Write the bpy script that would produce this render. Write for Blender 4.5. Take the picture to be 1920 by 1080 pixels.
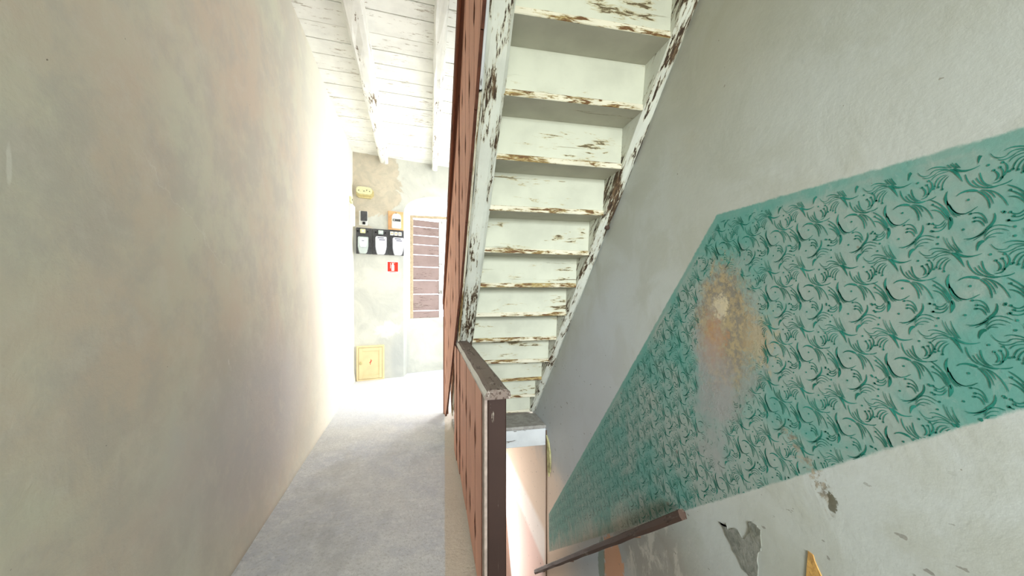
import bpy, bmesh, math, random
from mathutils import Vector, Matrix, noise
random.seed(7)
for o in list(bpy.data.objects): bpy.data.objects.remove(o)
C = bpy.context.scene.collection
sc = bpy.context.scene
R = math.radians

# ---------------------------------------------------------------- camera, world, lights, exposure
PSI = math.atan(153/700)
cam_d = bpy.data.cameras.new('camera'); cam = bpy.data.objects.new('camera', cam_d); C.objects.link(cam)
cam.location = (0, 0, 1.2); cam.rotation_euler = (R(90), 0, -PSI)
cam_d.sensor_width = 36; cam_d.lens = 700/1920*36
cam_d.shift_y = (554-540)/1920
cam_d.clip_start = .02
sc.camera = cam
sc.view_settings.view_transform = 'Standard'; sc.view_settings.look = 'None'
sc.view_settings.gamma = 1; sc.view_settings.use_curve_mapping = False
sc.view_settings.exposure = 0.3
w = bpy.data.worlds.new('world'); sc.world = w; w.use_nodes = True
bg = w.node_tree.nodes['Background']; bg.inputs[0].default_value = (.86, .93, 1, 1); bg.inputs[1].default_value = 3.2

def area(name, loc, target, sx, sy, power, col=(1, 1, 1)):
    l = bpy.data.lights.new(name, 'AREA'); l.shape = 'RECTANGLE'; l.size = sx; l.size_y = sy; l.energy = power; l.color = col
    o = bpy.data.objects.new(name, l); C.objects.link(o); o.location = loc
    o.rotation_euler = (Vector(target)-Vector(loc)).to_track_quat('-Z', 'Y').to_euler()
    return o
# daylight through the lobby window (right, behind the stair), the arched window, the door downstairs; the rest are added fill
area('lobby_window_light', (2.1, 4.75, 1.9), (-1, 4.2, 1.6), 1.3, 1.6, 18, (1, .975, .94))
area('lobby_far_fill_light', (1.62, 6.24, 1.75), (-.9, 2.3, 1.7), .8, 1.7, 98, (1, .975, .94))  # added unseen source, brightens the near part of the left wall
area('niche_window_light', (.42, 5.99, 1.7), (.2, 3, .9), .7, 1.5, 10, (.93, .97, 1))
area('camera_side_fill_light', (.25, -3.3, 1.8), (-.2, 3.0, 1.4), 1.4, 1.6, 112, (.93, .98, 1))  # frontal fill added behind the camera
bl = area('stairwell_fill_beam', (-.2, -3.25, 2.0), (1.03, 2.7, .5), .8, .9, 13, (.84, .92, 1)); bl.data.spread = R(38)  # narrow fill beam added to lift the deeper right wall
area('street_door_light', (.58, 5.3, -1.5), (.6, 1.8, .5), .8, 2.2, 36, (1, .97, .95))

# ---------------------------------------------------------------- shader helpers
def s2l(c): return tuple((v/255/12.92 if v/255 <= .04045 else ((v/255+.055)/1.055)**2.4) for v in c)
class NT:
    def __init__(s, name):
        s.m = bpy.data.materials.new(name); s.m.use_nodes = True; s.t = s.m.node_tree; s.n = s.t.nodes; s.l = s.t.links
        s.b = s.n['Principled BSDF']; s.tc = s.n.new('ShaderNodeTexCoord'); s.obj = s.tc.outputs['Object']
    def put(s, sock, v):
        if isinstance(v, bpy.types.NodeSocket): s.l.new(v, sock)
        elif isinstance(v, (tuple, list)) and len(v) == 3 and len(sock.default_value) == 4: sock.default_value = (*v, 1)
        else: sock.default_value = v
    def vec(s, scale=(1, 1, 1), loc=(0, 0, 0), v=None):
        n = s.n.new('ShaderNodeMapping'); n.inputs['Scale'].default_value = scale; n.inputs['Location'].default_value = loc
        s.l.new(v or s.obj, n.inputs['Vector']); return n.outputs[0]
    def noise(s, scale, detail=4, rough=.55, v=None, dist=0):
        n = s.n.new('ShaderNodeTexNoise'); n.inputs['Scale'].default_value = scale; n.inputs['Detail'].default_value = detail
        n.inputs['Roughness'].default_value = rough; n.inputs['Distortion'].default_value = dist
        s.l.new(v or s.obj, n.inputs['Vector']); return n.outputs[0]
    def vor(s, scale, v=None):
        n = s.n.new('ShaderNodeTexVoronoi'); n.inputs['Scale'].default_value = scale; s.l.new(v or s.obj, n.inputs['Vector']); return n.outputs['Distance']
    def math(s, op, a, b=0, c=0):
        n = s.n.new('ShaderNodeMath'); n.operation = op
        s.put(n.inputs[0], a); s.put(n.inputs[1], b); s.put(n.inputs[2], c); return n.outputs[0]
    def add(s, a, b): return s.math('ADD', a, b)
    def mul(s, a, b): return s.math('MULTIPLY', a, b)
    def ss(s, x, lo, hi, a=0., b=1.):
        n = s.n.new('ShaderNodeMapRange'); n.interpolation_type = 'SMOOTHSTEP'
        s.put(n.inputs[0], x); n.inputs[1].default_value = lo; n.inputs[2].default_value = hi; n.inputs[3].default_value = a; n.inputs[4].default_value = b
        return n.outputs[0]
    def mix(s, f, a, b):
        n = s.n.new('ShaderNodeMix'); n.data_type = 'RGBA'
        s.put(n.inputs[0], f); s.put(n.inputs[6], a); s.put(n.inputs[7], b); return n.outputs[2]
    def sep(s):
        n = s.n.new('ShaderNodeSeparateXYZ'); s.l.new(s.obj, n.inputs[0]); return n.outputs
    def ell(s, y, z, cy, cz, ry, rz, wob=None, amt=.5):
        a = s.math('POWER', s.math('ABSOLUTE', s.mul(s.add(y, -cy), 1/ry)), 2); b = s.math('POWER', s.math('ABSOLUTE', s.mul(s.add(z, -cz), 1/rz)), 2)
        d = s.math('SQRT', s.add(a, b))
        if wob: d = s.add(d, s.mul(s.add(wob, -.5), amt))
        return d
    def bump(s, h, strength=.3, dist=.01):
        n = s.n.new('ShaderNodeBump'); n.inputs['Strength'].default_value = strength; n.inputs['Distance'].default_value = dist
        s.l.new(h, n.inputs['Height']); s.l.new(n.outputs[0], s.b.inputs['Normal'])
    def done(s, col, rough=.8):
        s.put(s.b.inputs['Base Color'], col); s.put(s.b.inputs['Roughness'], rough)
        s.b.inputs['Specular IOR Level'].default_value = .25
        return s.m

def plain(name, rgb, rough=.6, var=.12, sc_=30, metal=0):
    t = NT(name); c = s2l(rgb); n = t.noise(sc_, 4)
    col = t.mix(t.ss(n, .3, .7), tuple(v*(1-var) for v in c), tuple(min(1, v*(1+var)) for v in c))
    t.b.inputs['Metallic'].default_value = metal
    t.bump(n, .15, .003); return t.done(col, rough)

def peeling(name, paint, under, wood, axis=0, amount=.5, yellow=.35, fine=1.0):
    """old paint over wood: flakes and cracks drawn out along the grain (axis)"""
    t = NT(name)
    oi = t.n.new('ShaderNodeObjectInfo'); vm = t.n.new('ShaderNodeVectorMath'); vm.operation = 'MULTIPLY_ADD'
    t.l.new(oi.outputs['Random'], vm.inputs[0]); vm.inputs[1].default_value = (17, 23, 31); t.l.new(t.obj, vm.inputs[2]); t.obj = vm.outputs[0]
    st = [9*fine]*3; st[axis] = 1.6*fine
    v = t.vec(tuple(st)); v2 = t.vec(tuple(q*3.2 for q in st), (3, 1, 2)); st3 = [60]*3; st3[axis] = 1.2
    big = t.noise(1.0, 6, .65, v, .3); sm = t.noise(1.3, 8, .7, v2, .5); crack = t.noise(1, 3, .6, t.vec(tuple(st3)))
    pat = t.noise(2.2, 3)
    th = .70-.16*amount
    k = t.add(t.add(t.mul(big, .55), t.mul(sm, .45)), t.mul(t.add(pat, -.5), .25))
    flake = t.ss(k, th-.06, th-.045)
    rim = t.ss(k, th-.10, th-.05)
    cr = t.mul(t.ss(crack, .66, .72), t.ss(big, .5, .62))
    base = t.mix(t.ss(t.noise(5, 5), .35, .7), s2l(paint), tuple(c*.86 for c in s2l(paint)))
    base = t.mix(t.mul(rim, yellow), base, s2l((176, 160, 112)))
    wd = t.mix(t.ss(sm, .4, .6), s2l(under), s2l(wood))
    m = t.math('MAXIMUM', flake, cr)
    col = t.mix(m, base, wd)
    t.bump(t.add(t.mul(m, -1), t.mul(sm, .35)), .5, .004)
    return t.done(col, .7)

# ---------------------------------------------------------------- mesh helpers
def link(name, bm, mats, parent=None, kind=None, smooth=False):
    bmesh.ops.recalc_face_normals(bm, faces=bm.faces)
    me = bpy.data.meshes.new(name); bm.to_mesh(me); bm.free()
    for m in (mats if isinstance(mats, (list, tuple)) else [mats]): me.materials.append(m)
    if smooth:
        for p in me.polygons: p.use_smooth = True
    o = bpy.data.objects.new(name, me); C.objects.link(o)
    if parent: o.parent = parent
    if kind: o['kind'] = kind
    return o
def empty(name, label, cat, loc=(0, 0, 0), rz=0, group=None):
    o = bpy.data.objects.new(name, None); C.objects.link(o); o.location = loc; o.rotation_euler = (0, 0, rz)
    o['label'] = label; o['category'] = cat
    if group: o['group'] = group
    return o
def box(bm, x0, x1, y0, y1, z0, z1, bev=0., seg=1, mi=0):
    vs = [bm.verts.new((x, y, z)) for x in (x0, x1) for y in (y0, y1) for z in (z0, z1)]
    fs = [bm.faces.new([vs[i] for i in f]) for f in ((0, 1, 3, 2), (4, 6, 7, 5), (0, 4, 5, 1), (2, 3, 7, 6), (0, 2, 6, 4), (1, 5, 7, 3))]
    for f in fs: f.material_index = mi
    if bev: bmesh.ops.bevel(bm, geom=list({e for f in fs for e in f.edges}), offset=bev, segments=seg, affect='EDGES', profile=.6)
    return bm
def prism(bm, pts, a, b, axis='y', mi=0):
    """polygon pts (2D) extruded from a to b along the axis"""
    def mk(p, k):
        return {'y': (p[0], k, p[1]), 'x': (k, p[0], p[1]), 'z': (p[0], p[1], k)}[axis]
    A = [bm.verts.new(mk(p, a)) for p in pts]; B = [bm.verts.new(mk(p, b)) for p in pts]
    n = len(pts)
    f1 = bm.faces.new(A); f2 = bm.faces.new(B[::-1]); f1.material_index = f2.material_index = mi
    for i in range(n):
        f = bm.faces.new((A[i], A[(i+1) % n], B[(i+1) % n], B[i])); f.material_index = mi
    f1.normal_update(); f2.normal_update()
    bmesh.ops.triangulate(bm, faces=[f for f in (f1, f2) if len(f.verts) > 4], ngon_method='EAR_CLIP')
    return bm
def cyl(bm, p, q, r0, r1=None, n=12):
    p = Vector(p); q = Vector(q); d = (q-p); r1 = r0 if r1 is None else r1
    M = Matrix.Translation((p+q)/2) @ d.to_track_quat('Z', 'Y').to_matrix().to_4x4()
    bmesh.ops.create_cone(bm, cap_ends=True, segments=n, radius1=r0, radius2=r1, depth=d.length, matrix=M)
    return bm
def rough_beam(L, wx, wz, bev, amp, segs, taper=0., seed=0):
    """hand-hewn beam along local X from 0 to L, width wx in Y, depth wz in Z (0 = top)"""
    bm = bmesh.new(); rings = []
    prof = [(-wx/2, 0), (-wx/2, -wz+bev), (-wx/2+bev, -wz), (-wx*.15, -wz-.004), (wx*.2, -wz), (wx/2-bev, -wz), (wx/2, -wz+bev), (wx/2, 0)]
    for i in range(segs+1):
        x = L*i/segs; k = 1-taper*i/segs
        r = []
        for j, (y, z) in enumerate(prof):
            n1 = noise.noise(Vector((x*4+seed, j*.7, seed)))*amp; n2 = noise.noise(Vector((x*4, j*.7+9, seed+5)))*amp
            r.append(bm.verts.new((x, y*k+n1, z*k+(n2 if z < 0 else 0))))
        rings.append(r)
    for a, b in zip(rings, rings[1:]):
        for j in range(len(prof)): bm.faces.new((a[j], a[(j+1) % len(prof)], b[(j+1) % len(prof)], b[j]))
    bm.faces.new(rings[0]); bm.faces.new(rings[-1][::-1])
    return bm

# ---------------------------------------------------------------- wall geometry data
XR = 1.03                                   # right wall plane
AC = Vector((-1.034, 5.567)); U = Vector((.9658, .2593)); NF = Vector((.2593, -.9658))   # far wall: corner, direction, normal to the corridor
def lw(y): return -.757-.0495*y             # left wall x at floor
H = 3.205
def xb(y): return .19 if y < 2.3 else .19-.032*(y-2.3)      # balustrade board plane (corridor side)
def zt(y): return 2.262-(y-1.371)*.988      # line through the undersides of the stair treads

# ---------------------------------------------------------------- plaster materials
def m_left():
    t = NT('plaster_left'); o = t.sep(); y, z = o[1], o[2]
    n1 = t.noise(1.1, 5, .6, None, .1); n2 = t.noise(3.2, 8, .68, t.vec((1, 1, 1), (4, 4, 4)), .1); n3 = t.noise(40, 4)
    col = t.mix(t.ss(n1, .38, .62), s2l((200, 200, 182)), s2l((200, 188, 171)))
    col = t.mix(t.mul(t.ss(n2, .42, .6), .6), col, s2l((182, 179, 170)))
    blue = t.ss(t.ell(y, z, 2.25, .55, 1.1, .55, n2, 1.2), 1.1, .3)
    col = t.mix(t.mul(blue, .6), col, s2l((182, 184, 188)))
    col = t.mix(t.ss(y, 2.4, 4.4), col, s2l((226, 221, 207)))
    col = t.mix(t.mul(t.ss(t.noise(9, 8, .72, None, .15), .48, .7), .4), col, s2l((206, 202, 190)))
    # white scratches
    sc1 = t.ss(t.math('ABSOLUTE', t.add(t.add(z, t.mul(y, .62)), t.add(-2.62, t.mul(n2, .35)))), .004, .0015)
    sc1 = t.mul(t.mul(sc1, .35), t.mul(t.ss(y, 1.3, 1.36), t.ss(y, 1.9, 1.8)))
    sc2 = t.mul(t.ss(t.ell(y, z, .94, 1.46, .007, .055, n3, .9), 1.0, .5), .7)
    chalk = t.mul(t.ss(t.noise(7, 8, .75, t.vec((1, 1, .6)), 1.2), .6, .75), t.ss(t.ell(y, z, 1.9, .75, .8, .6), 1, .2))
    col = t.mix(t.mul(t.math('MAXIMUM', sc1, sc2), .7), col, s2l((225, 225, 215)))
    col = t.mix(t.mul(chalk, .85), col, s2l((222, 220, 214)))
    speck = t.ss(t.noise(55, 2, .5), .79, .81)
    col = t.mix(t.mul(speck, .7), col, s2l((70, 62, 52)))
    t.bump(t.add(t.mul(n2, 1.5), t.mul(n3, .15)), .35, .012)
    return t.done(col, .85)

def m_right():
    t = NT('plaster_right'); o = t.sep(); y, z = o[1], o[2]
    n1 = t.noise(1.1, 4, .5, None, .4); n2 = t.noise(4, 6, .6, t.vec((1, 1, 1), (7, 2, 1)), .4); n3 = t.noise(45, 5, .65); n4 = t.noise(14, 6, .7, None, .8)
    col = t.mix(t.ss(n1, .35, .65), s2l((184, 188, 182)), s2l((178, 180, 170)))
    col = t.mix(t.mul(t.ss(n2, .42, .62), .6), col, s2l((170, 171, 158)))
    col = t.mix(t.mul(t.ss(t.ell(y, z, 1.3, 2.3, .8, .6, n2, 1.3), 1.1, .3), .35), col, s2l((168, 160, 132)))
    # blue-grey band beside the stringer, cream-pink lower down the shaft
    col = t.mix(t.mul(t.ss(t.add(z, t.mul(y, .8)), 3.2, 2.7), t.mul(t.ss(y, 1.5, 2.2), .55)), col, s2l((190, 196, 204)))
    low = t.mul(t.ss(t.add(z, t.mul(n2, .35)), .1, -.3), t.ss(y, 2.3, 3.0))
    col = t.mix(low, col, s2l((233, 214, 196)))
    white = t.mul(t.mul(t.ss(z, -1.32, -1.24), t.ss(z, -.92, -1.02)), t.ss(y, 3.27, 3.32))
    pink = t.mul(t.ss(z, -.95, -1.1), t.ss(y, 3.2, 3.4))
    col = t.mix(pink, col, s2l((236, 208, 202)))
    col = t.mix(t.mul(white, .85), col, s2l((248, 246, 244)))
    # grime under the wall handrail, terracotta and green remains
    g = t.mul(t.ss(t.ell(y, z, 1.62, -.02, .55, .38, n2, 1.2), 1.05, .35), .6)
    col = t.mix(g, col, s2l((140, 128, 112)))
    n5 = t.noise(6, 7, .7, t.vec((1, 1, .5)), .6)
    col = t.mix(t.mul(t.ss(n5, .5, .6), t.mul(g, 1.1)), col, s2l((206, 200, 186)))
    og = t.ss(t.ell(y, z, 1.97, -.42, .13, .24, n4, 1.5), 1.05, .9)
    col = t.mix(t.mul(og, .85), col, s2l((208, 150, 108)))
    gr = t.ss(t.ell(y, z, 2.13, -.45, .05, .17, n4, 1.6), 1., .8)
    col = t.mix(t.mul(gr, .7), col, s2l((110, 128, 106)))
    # ---- the painted teal field
    wob = t.mul(t.add(n3, -.5), .014)
    d1 = t.math('SUBTRACT', 1.5, z)
    d2 = t.mul(t.math('SUBTRACT', t.add(t.mul(y, -1.125), 2.83), z), .664)
    d3 = t.mul(t.add(z, t.add(t.mul(y, .765), -1.345)), .79)
    d4 = t.mul(t.math('SUBTRACT', 3.175, y), 1)
    d = t.math('MINIMUM', t.math('MINIMUM', d1, d2), t.math('MINIMUM', d3, d4)); d = t.add(d, wob)
    mask = t.ss(d, -.002, .006)
    # only edges d1/d2 carry a plain, slightly deeper border
    de = t.add(t.math('MINIMUM', d1, d2), wob)
    tn = t.noise(3.4, 5, .6, t.vec((1, 1, 1), (0, 5, 2)), .5)
    teal = t.mix(t.ss(tn, .36, .62), s2l((96, 148, 136)), s2l((142, 156, 146)))
    teal = t.mix(t.mul(t.ss(de, .024, .014), .5), teal, s2l((106, 150, 138)))
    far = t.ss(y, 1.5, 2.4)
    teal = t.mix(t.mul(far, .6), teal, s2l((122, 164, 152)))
    worn = t.mul(t.ss(t.noise(30, 7, .75, t.vec((1, 1, .4)), 1), .55, .68), t.add(.25, t.mul(far, .3)))
    teal = t.mix(worn, teal, s2l((176, 172, 164)))
    low2 = t.ss(t.add(t.math('MINIMUM', t.mul(d3, 1), 1), t.mul(n5, .5)), .42, .2)
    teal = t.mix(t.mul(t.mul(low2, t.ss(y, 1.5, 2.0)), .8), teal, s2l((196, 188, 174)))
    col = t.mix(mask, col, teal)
    # damp stain
    e = t.ell(y, z, 1.14, 1.04, .15, .29, t.noise(9, 8, .75), 2.8)
    col = t.mix(t.mul(t.ss(e, 1.2, .7), .85), col, s2l((138, 144, 136)))
    e2 = t.ell(y, z, 1.155, 1.09, .12, .21, t.noise(24, 8, .8, None, .5), 2.4)
    col = t.mix(t.ss(e2, 1.3, .75), col, t.mix(t.ss(n3, .4, .62), s2l((128, 122, 108)), s2l((164, 148, 114))))
    col = t.mix(t.mul(t.ss(t.ell(y, z, 1.2, 1.04, .06, .10, n3, 4), 1.2, .4), .55), col, s2l((184, 134, 86)))
    col = t.mix(t.mul(t.ss(t.ell(y, z, 1.0, 1.06, .07, .10, n3, 2.8), 1.1, .4), .45), col, s2l((184, 156, 108)))
    col = t.mix(t.mul(t.ss(t.ell(y, z, 1.163, 1.16, .04, .05, t.noise(32, 6, .8), 4.5), 1.1, .5), .8), col, s2l((206, 192, 158)))
    e3 = t.ell(y, z, 1.21, .82, .10, .26, t.noise(9, 8, .75), 3.2)
    col = t.mix(t.mul(t.ss(e3, 1.4, .4), .6), col, s2l((150, 146, 144)))
    # long scrape crossing the lower edge
    u = t.add(z, t.mul(y, -1.13)); u = t.math('ABSOLUTE', t.add(u, .228))
    scr = t.mul(t.ss(t.add(u, t.mul(t.add(n4, -.5), .22)), .04, .015), t.mul(t.ss(y, .765, .785), t.ss(y, .94, .9)))
    col = t.mix(t.mul(t.mul(scr, t.ss(t.noise(38, 6, .75), .44, .54)), .85), col, t.mix(t.ss(n3, .4, .6), s2l((120, 112, 94)), s2l((158, 146, 124))))
    col = t.mix(t.mul(t.ss(t.ell(y, z, .778, .655, .013, .026, n3, 2.2), 1., .8), .9), col, s2l((92, 88, 70)))
    # scattered chips and scuffs
    chips = t.mul(t.ss(t.noise(26, 3, .5, t.vec((1, .8, 1.6), (2, 3, 1))), .70, .72), t.ss(z, .95, .6))
    col = t.mix(t.mul(chips, .7), col, s2l((122, 118, 108)))
    chips2 = t.ss(t.noise(33, 2, .5, t.vec((1, 1, 1), (8, 3, 1))), .76, .77)
    col = t.mix(t.mul(chips2, .6), col, s2l((120, 110, 92)))
    t.bump(t.add(t.mul(n2, .8), t.add(t.mul(n3, .22), t.mul(t.ss(e, 1.1, .6), -.35))), .35, .01)
    return t.done(col, .85)

def m_far():
    t = NT('plaster_far'); o = t.sep(); x, z = o[0], o[2]
    n1 = t.noise(2.2, 6, .6, None, .8); n2 = t.noise(7, 6, .65, None, .6); n3 = t.noise(40, 3)
    col = t.mix(t.ss(n1, .35, .65), s2l((208, 208, 198)), s2l((188, 189, 182)))
    k = t.add(t.add(t.mul(n1, 1.1), t.mul(t.add(x, .62), -1.1)), t.mul(t.ss(z, 2.1, 2.7), .55))
    exp_ = t.mul(t.ss(k, .86, .9), t.ss(z, 2.0, 2.25))
    col = t.mix(t.mul(exp_, .6), col, t.mix(t.ss(n2, .4, .6), s2l((202, 184, 156)), s2l((178, 164, 138))))
    col = t.mix(t.mul(t.ss(t.ell(x, z, -.45, .3, .16, .5, n1, 1), 1, .5), .5), col, s2l((168, 172, 172)))
    col = t.mix(t.mul(t.ss(t.ell(x, z, -.62, .72, .25, .12, n2, 2.4), 1, .5), .4), col, s2l((236, 234, 230)))
    t.bump(t.add(n2, t.mul(n3, .2)), .35, .01)
    return t.done(col, .85)

def m_floor():
    t = NT('concrete_floor'); o = t.sep(); x, y = o[0], o[1]
    n1 = t.noise(1.3, 5, .6, None, .1); n2 = t.noise(7, 10, .78, None, .15); n3 = t.noise(60, 4, .7)
    col = t.mix(t.ss(n1, .35, .65), s2l((196, 195, 192)), s2l((180, 182, 188)))
    col = t.mix(t.mul(t.ss(n2, .42, .66), .55), col, s2l((212, 212, 208)))
    col = t.mix(t.mul(t.ss(n3, .5, .66), .5), col, s2l((158, 156, 150)))
    n6 = t.noise(24, 8, .8); col = t.mix(t.mul(t.ss(n6, .52, .62), .5), col, s2l((218, 217, 214)))
    col = t.mix(t.mul(t.ss(t.noise(28, 3, .6, t.vec((1, 1, 1), (5, 5, 5))), .74, .77), .7), col, s2l((110, 106, 98)))
    dk = t.mul(t.ss(t.noise(2.6, 4, .6, t.vec((1, .5, 1))), .52, .66), .35)
    col = t.mix(dk, col, s2l((150, 148, 142)))
    strip = t.ss(t.add(x, t.add(t.mul(y, -.036), t.mul(n2, .02))), .008, .018)
    col = t.mix(t.mul(strip, .75), col, s2l((190, 172, 146)))
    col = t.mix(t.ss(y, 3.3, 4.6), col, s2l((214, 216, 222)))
    t.bump(t.add(t.mul(n2, 1), t.add(t.mul(n6, .7), t.mul(n3, .4))), .8, .012)
    return t.done(col, .62)

M = {}
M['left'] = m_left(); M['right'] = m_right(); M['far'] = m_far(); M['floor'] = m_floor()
M['white_x'] = peeling('white_paint_beam', (236, 236, 228), (160, 140, 115), (110, 96, 80), 0, .42, .2, 2.0)
M['white_worn'] = peeling('white_paint_stringer', (212, 214, 200), (112, 92, 68), (58, 46, 36), 0, .66, .5, 2.8)
M['white_board'] = peeling('white_paint_board', (200, 201, 180), (140, 128, 90), (96, 84, 60), 0, .16, .7, 1.5)
M['white_grey'] = peeling('grey_white_paint', (196, 194, 178), (130, 120, 100), (90, 80, 64), 0, .0, .2, .8)
M['edge'] = peeling('peeled_edge_paint', (216, 210, 186), (176, 156, 100), (100, 70, 42), 0, .75, .8, 2.2)
M['ceil'] = peeling('white_ceiling_paint', (240, 240, 232), (208, 202, 190), (176, 168, 152), 0, .35, .05, 3)
M['terra'] = peeling('terracotta_paint', (212, 158, 134), (176, 116, 90), (120, 76, 56), 2, .3, .0, 1.0)
M['terra_dark'] = peeling('dark_rail_varnish', (112, 66, 44), (72, 42, 28), (50, 30, 20), 0, .3, .0, 1.0)
M['dark_post'] = peeling('dark_brown_post', (52, 36, 29), (100, 86, 72), (140, 130, 116), 2, -.1, .0, 2.5)
M['rail_top'] = peeling('worn_rail_varnish', (112, 98, 88), (168, 158, 146), (70, 54, 44), 1, .6, .0, 2.5)
M['rail_side'] = peeling('worn_rail_paint', (206, 202, 192), (130, 112, 96), (84, 62, 48), 1, .3, .1, 3)
M['brown_wood'] = peeling('weathered_brown_wood', (78, 60, 50), (140, 126, 110), (60, 44, 34), 0, .5, .0, 2.5)
M['wallrail_top'] = peeling('white_flecked_wood', (196, 184, 170), (110, 84, 68), (70, 52, 42), 0, .8, .0, 3)
M['shutter'] = peeling('shutter_wood', (158, 138, 134), (190, 176, 168), (120, 100, 96), 0, .45, .0, 2.0)
M['frame'] = plain('frame_wood', (196, 178, 150), .7)
M['trimwhite'] = peeling('white_trim_paint', (214, 216, 214), (150, 146, 140), (110, 104, 96), 0, .25, .1, 1.5)
M['white_plastic'] = plain('white_plastic', (236, 236, 230), .4, .04)
M['ivory'] = plain('ivory_bakelite', (214, 212, 170), .45, .06)
M['ivory_dark'] = plain('aged_ivory', (196, 182, 132), .5, .1)
M['black'] = plain('black_bakelite', (76, 76, 78), .45, .2)
M['blackdeep'] = plain('black', (24, 24, 24), .5, .1)
M['glassgrey'] = plain('meter_glass', (190, 200, 198), .15, .05)
M['label'] = plain('meter_label', (228, 230, 240), .5, .03)
M['ink'] = plain('printed_ink', (66, 66, 96), .6, .05)
M['orange_wood'] = plain('orange_wood', (222, 172, 124), .55, .1, 12)
M['red'] = plain('red_print', (222, 52, 36), .4, .04)
M['cream'] = plain('cream_paint', (226, 206, 160), .5, .05, 8)
M['brass'] = plain('brass', (180, 150, 80), .35, .1, 20, .8)
M['shaded_edge'] = plain('shaded_cut_edge', (84, 50, 36), .8, .25)  # board edges darkened: notch shading put into the colour
M['batten'] = plain('grey_batten', (150, 134, 122), .7, .2)
def m_render(name, a, b, c):
    t = NT(name); n = t.noise(22, 7, .75); n2 = t.noise(8, 5, .6)
    col = t.mix(t.ss(n, .4, .6), s2l(a), s2l(b)); col = t.mix(t.mul(t.ss(n2, .5, .66), .6), col, s2l(c))
    t.bump(n, .6, .008); return t.done(col, .9)
M['render'] = m_render('bare_render', (112, 114, 104), (140, 140, 130), (104, 102, 78))
M['ochre'] = m_render('ochre_render', (206, 162, 92), (176, 134, 76), (120, 116, 104))
M['olive'] = m_render('olive_crust', (168, 164, 110), (196, 190, 140), (110, 96, 60))
M['stone'] = m_render('stone_steps', (150, 146, 138), (170, 166, 158), (128, 124, 116))
M['cable'] = plain('cable', (108, 84, 66), .7)

# ---------------------------------------------------------------- SETTING: shell
# floor
bm = bmesh.new()
pts = [(-.62, -3.5), (.2, -3.5), (.2, 3.28), (4.1, 3.28), (4.1, 6.8), (.5, 6.8), (-1.2, 6.15), (-1.09, 5.6)]
pts[0] = (lw(-3.5)-.05, -3.5)
prism(bm, pts, -.15, 0, 'z')
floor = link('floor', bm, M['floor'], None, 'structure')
# entry floor under and beside the camera (stair head)
bm = bmesh.new(); box(bm, .2, XR, -3.5, .45, -.15, 0); link('floor_landing', bm, M['floor'], floor)
# left wall, uneven hand-laid plaster
bm = bmesh.new(); NY, NZ = 105, 44; g = {}
for i in range(NY+1):
    y = -3.5+9.25*i/NY
    for j in range(NZ+1):
        z = -.05+3.45*j/NZ
        dx = noise.noise(Vector((y*.9, z*.9, 3)))*.014+noise.noise(Vector((y*3, z*3, 8)))*.004-.028*z/3
        if z < .12 and z >= 0: dx += .02*(1-z/.12)**2
        if z < 0: dx += .02
        g[i, j] = bm.verts.new((lw(y)+dx, y, z))
for i in range(NY):
    for j in range(NZ): bm.faces.new((g[i, j], g[i+1, j], g[i+1, j+1], g[i, j+1]))
ext = bmesh.ops.extrude_face_region(bm, geom=list(bm.faces))
for v in ext['geom']:
    if isinstance(v, bmesh.types.BMVert): v.co.x = min(v.co.x, lw(v.co.y))-.12
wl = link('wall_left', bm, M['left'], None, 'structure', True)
# right wall: above floor it ends behind the stair foot, below floor it runs on
bm = bmesh.new()
prism(bm, [(-3.5, -2.8), (6.1, -2.8), (6.1, -.15), (3.72, -.15), (3.72, 4.6), (-3.5, 4.6)], XR, XR+.2, 'x')
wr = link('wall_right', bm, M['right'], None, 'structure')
# back wall with an unseen opening added for the fill light (behind the camera)
bm = bmesh.new()
for a in ((-.9, -.65, -2.8, 4.6), (.85, 1.05, -2.8, 4.6), (-.65, .85, -2.8, .95), (-.65, .85, 2.55, 4.6)): box(bm, a[0], a[1], -3.6, -3.5, a[2], a[3])
link('wall_back', bm, M['left'], None, 'structure')
# lobby right wall with window opening
bm = bmesh.new()
for a in ((3.6, 3.85, 0, H), (5.65, 6.9, 0, H), (3.85, 5.65, 0, .85), (3.85, 5.65, 2.85, H)): box(bm, 2.2, 2.35, a[0], a[1], a[2], a[3])
link('wall_lobby', bm, M['far'], None, 'structure')
bm = bmesh.new(); box(bm, XR+.2, 2.35, 3.6, 3.72, 0, H); link('wall_lobby_front', bm, M['far'], None, 'structure')
# lower storey
bm = bmesh.new(); box(bm, -.9, 1.05, -1.7, 6.1, -2.9, -2.8); link('floor_lower', bm, M['stone'], None, 'structure')
bm = bmesh.new(); box(bm, .0, .12, -1.7, 6.1, -2.8, -.15); link('wall_lower_left', bm, M['left'], None, 'structure')
bm = bmesh.new(); box(bm, .0, 1.05, 5.4, 5.5, -2.8, -.15); link('wall_lower_end', bm, M['left'], None, 'structure')
# upper stairwell: closing walls above the corridor ceiling
bm = bmesh.new(); box(bm, -1.3, .12, -3.5, 6.2, H+.2, H+.26); link('floor_upper', bm, M['left'], None, 'structure')
bm = bmesh.new(); box(bm, .12, 4.15, 3.6, 6.9, H+.2, H+.26); link('floor_upper_lobby', bm, M['left'], None, 'structure')
bm = bmesh.new(); box(bm, .1, 1.05, 3.9, 4.0, H+.26, 4.6); link('wall_upper', bm, M['left'], None, 'structure')
bm = bmesh.new(); box(bm, -.9, 1.2, -3.6, 4.0, 4.6, 4.7); link('ceiling_upper', bm, M['trimwhite'], None, 'structure')

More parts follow.
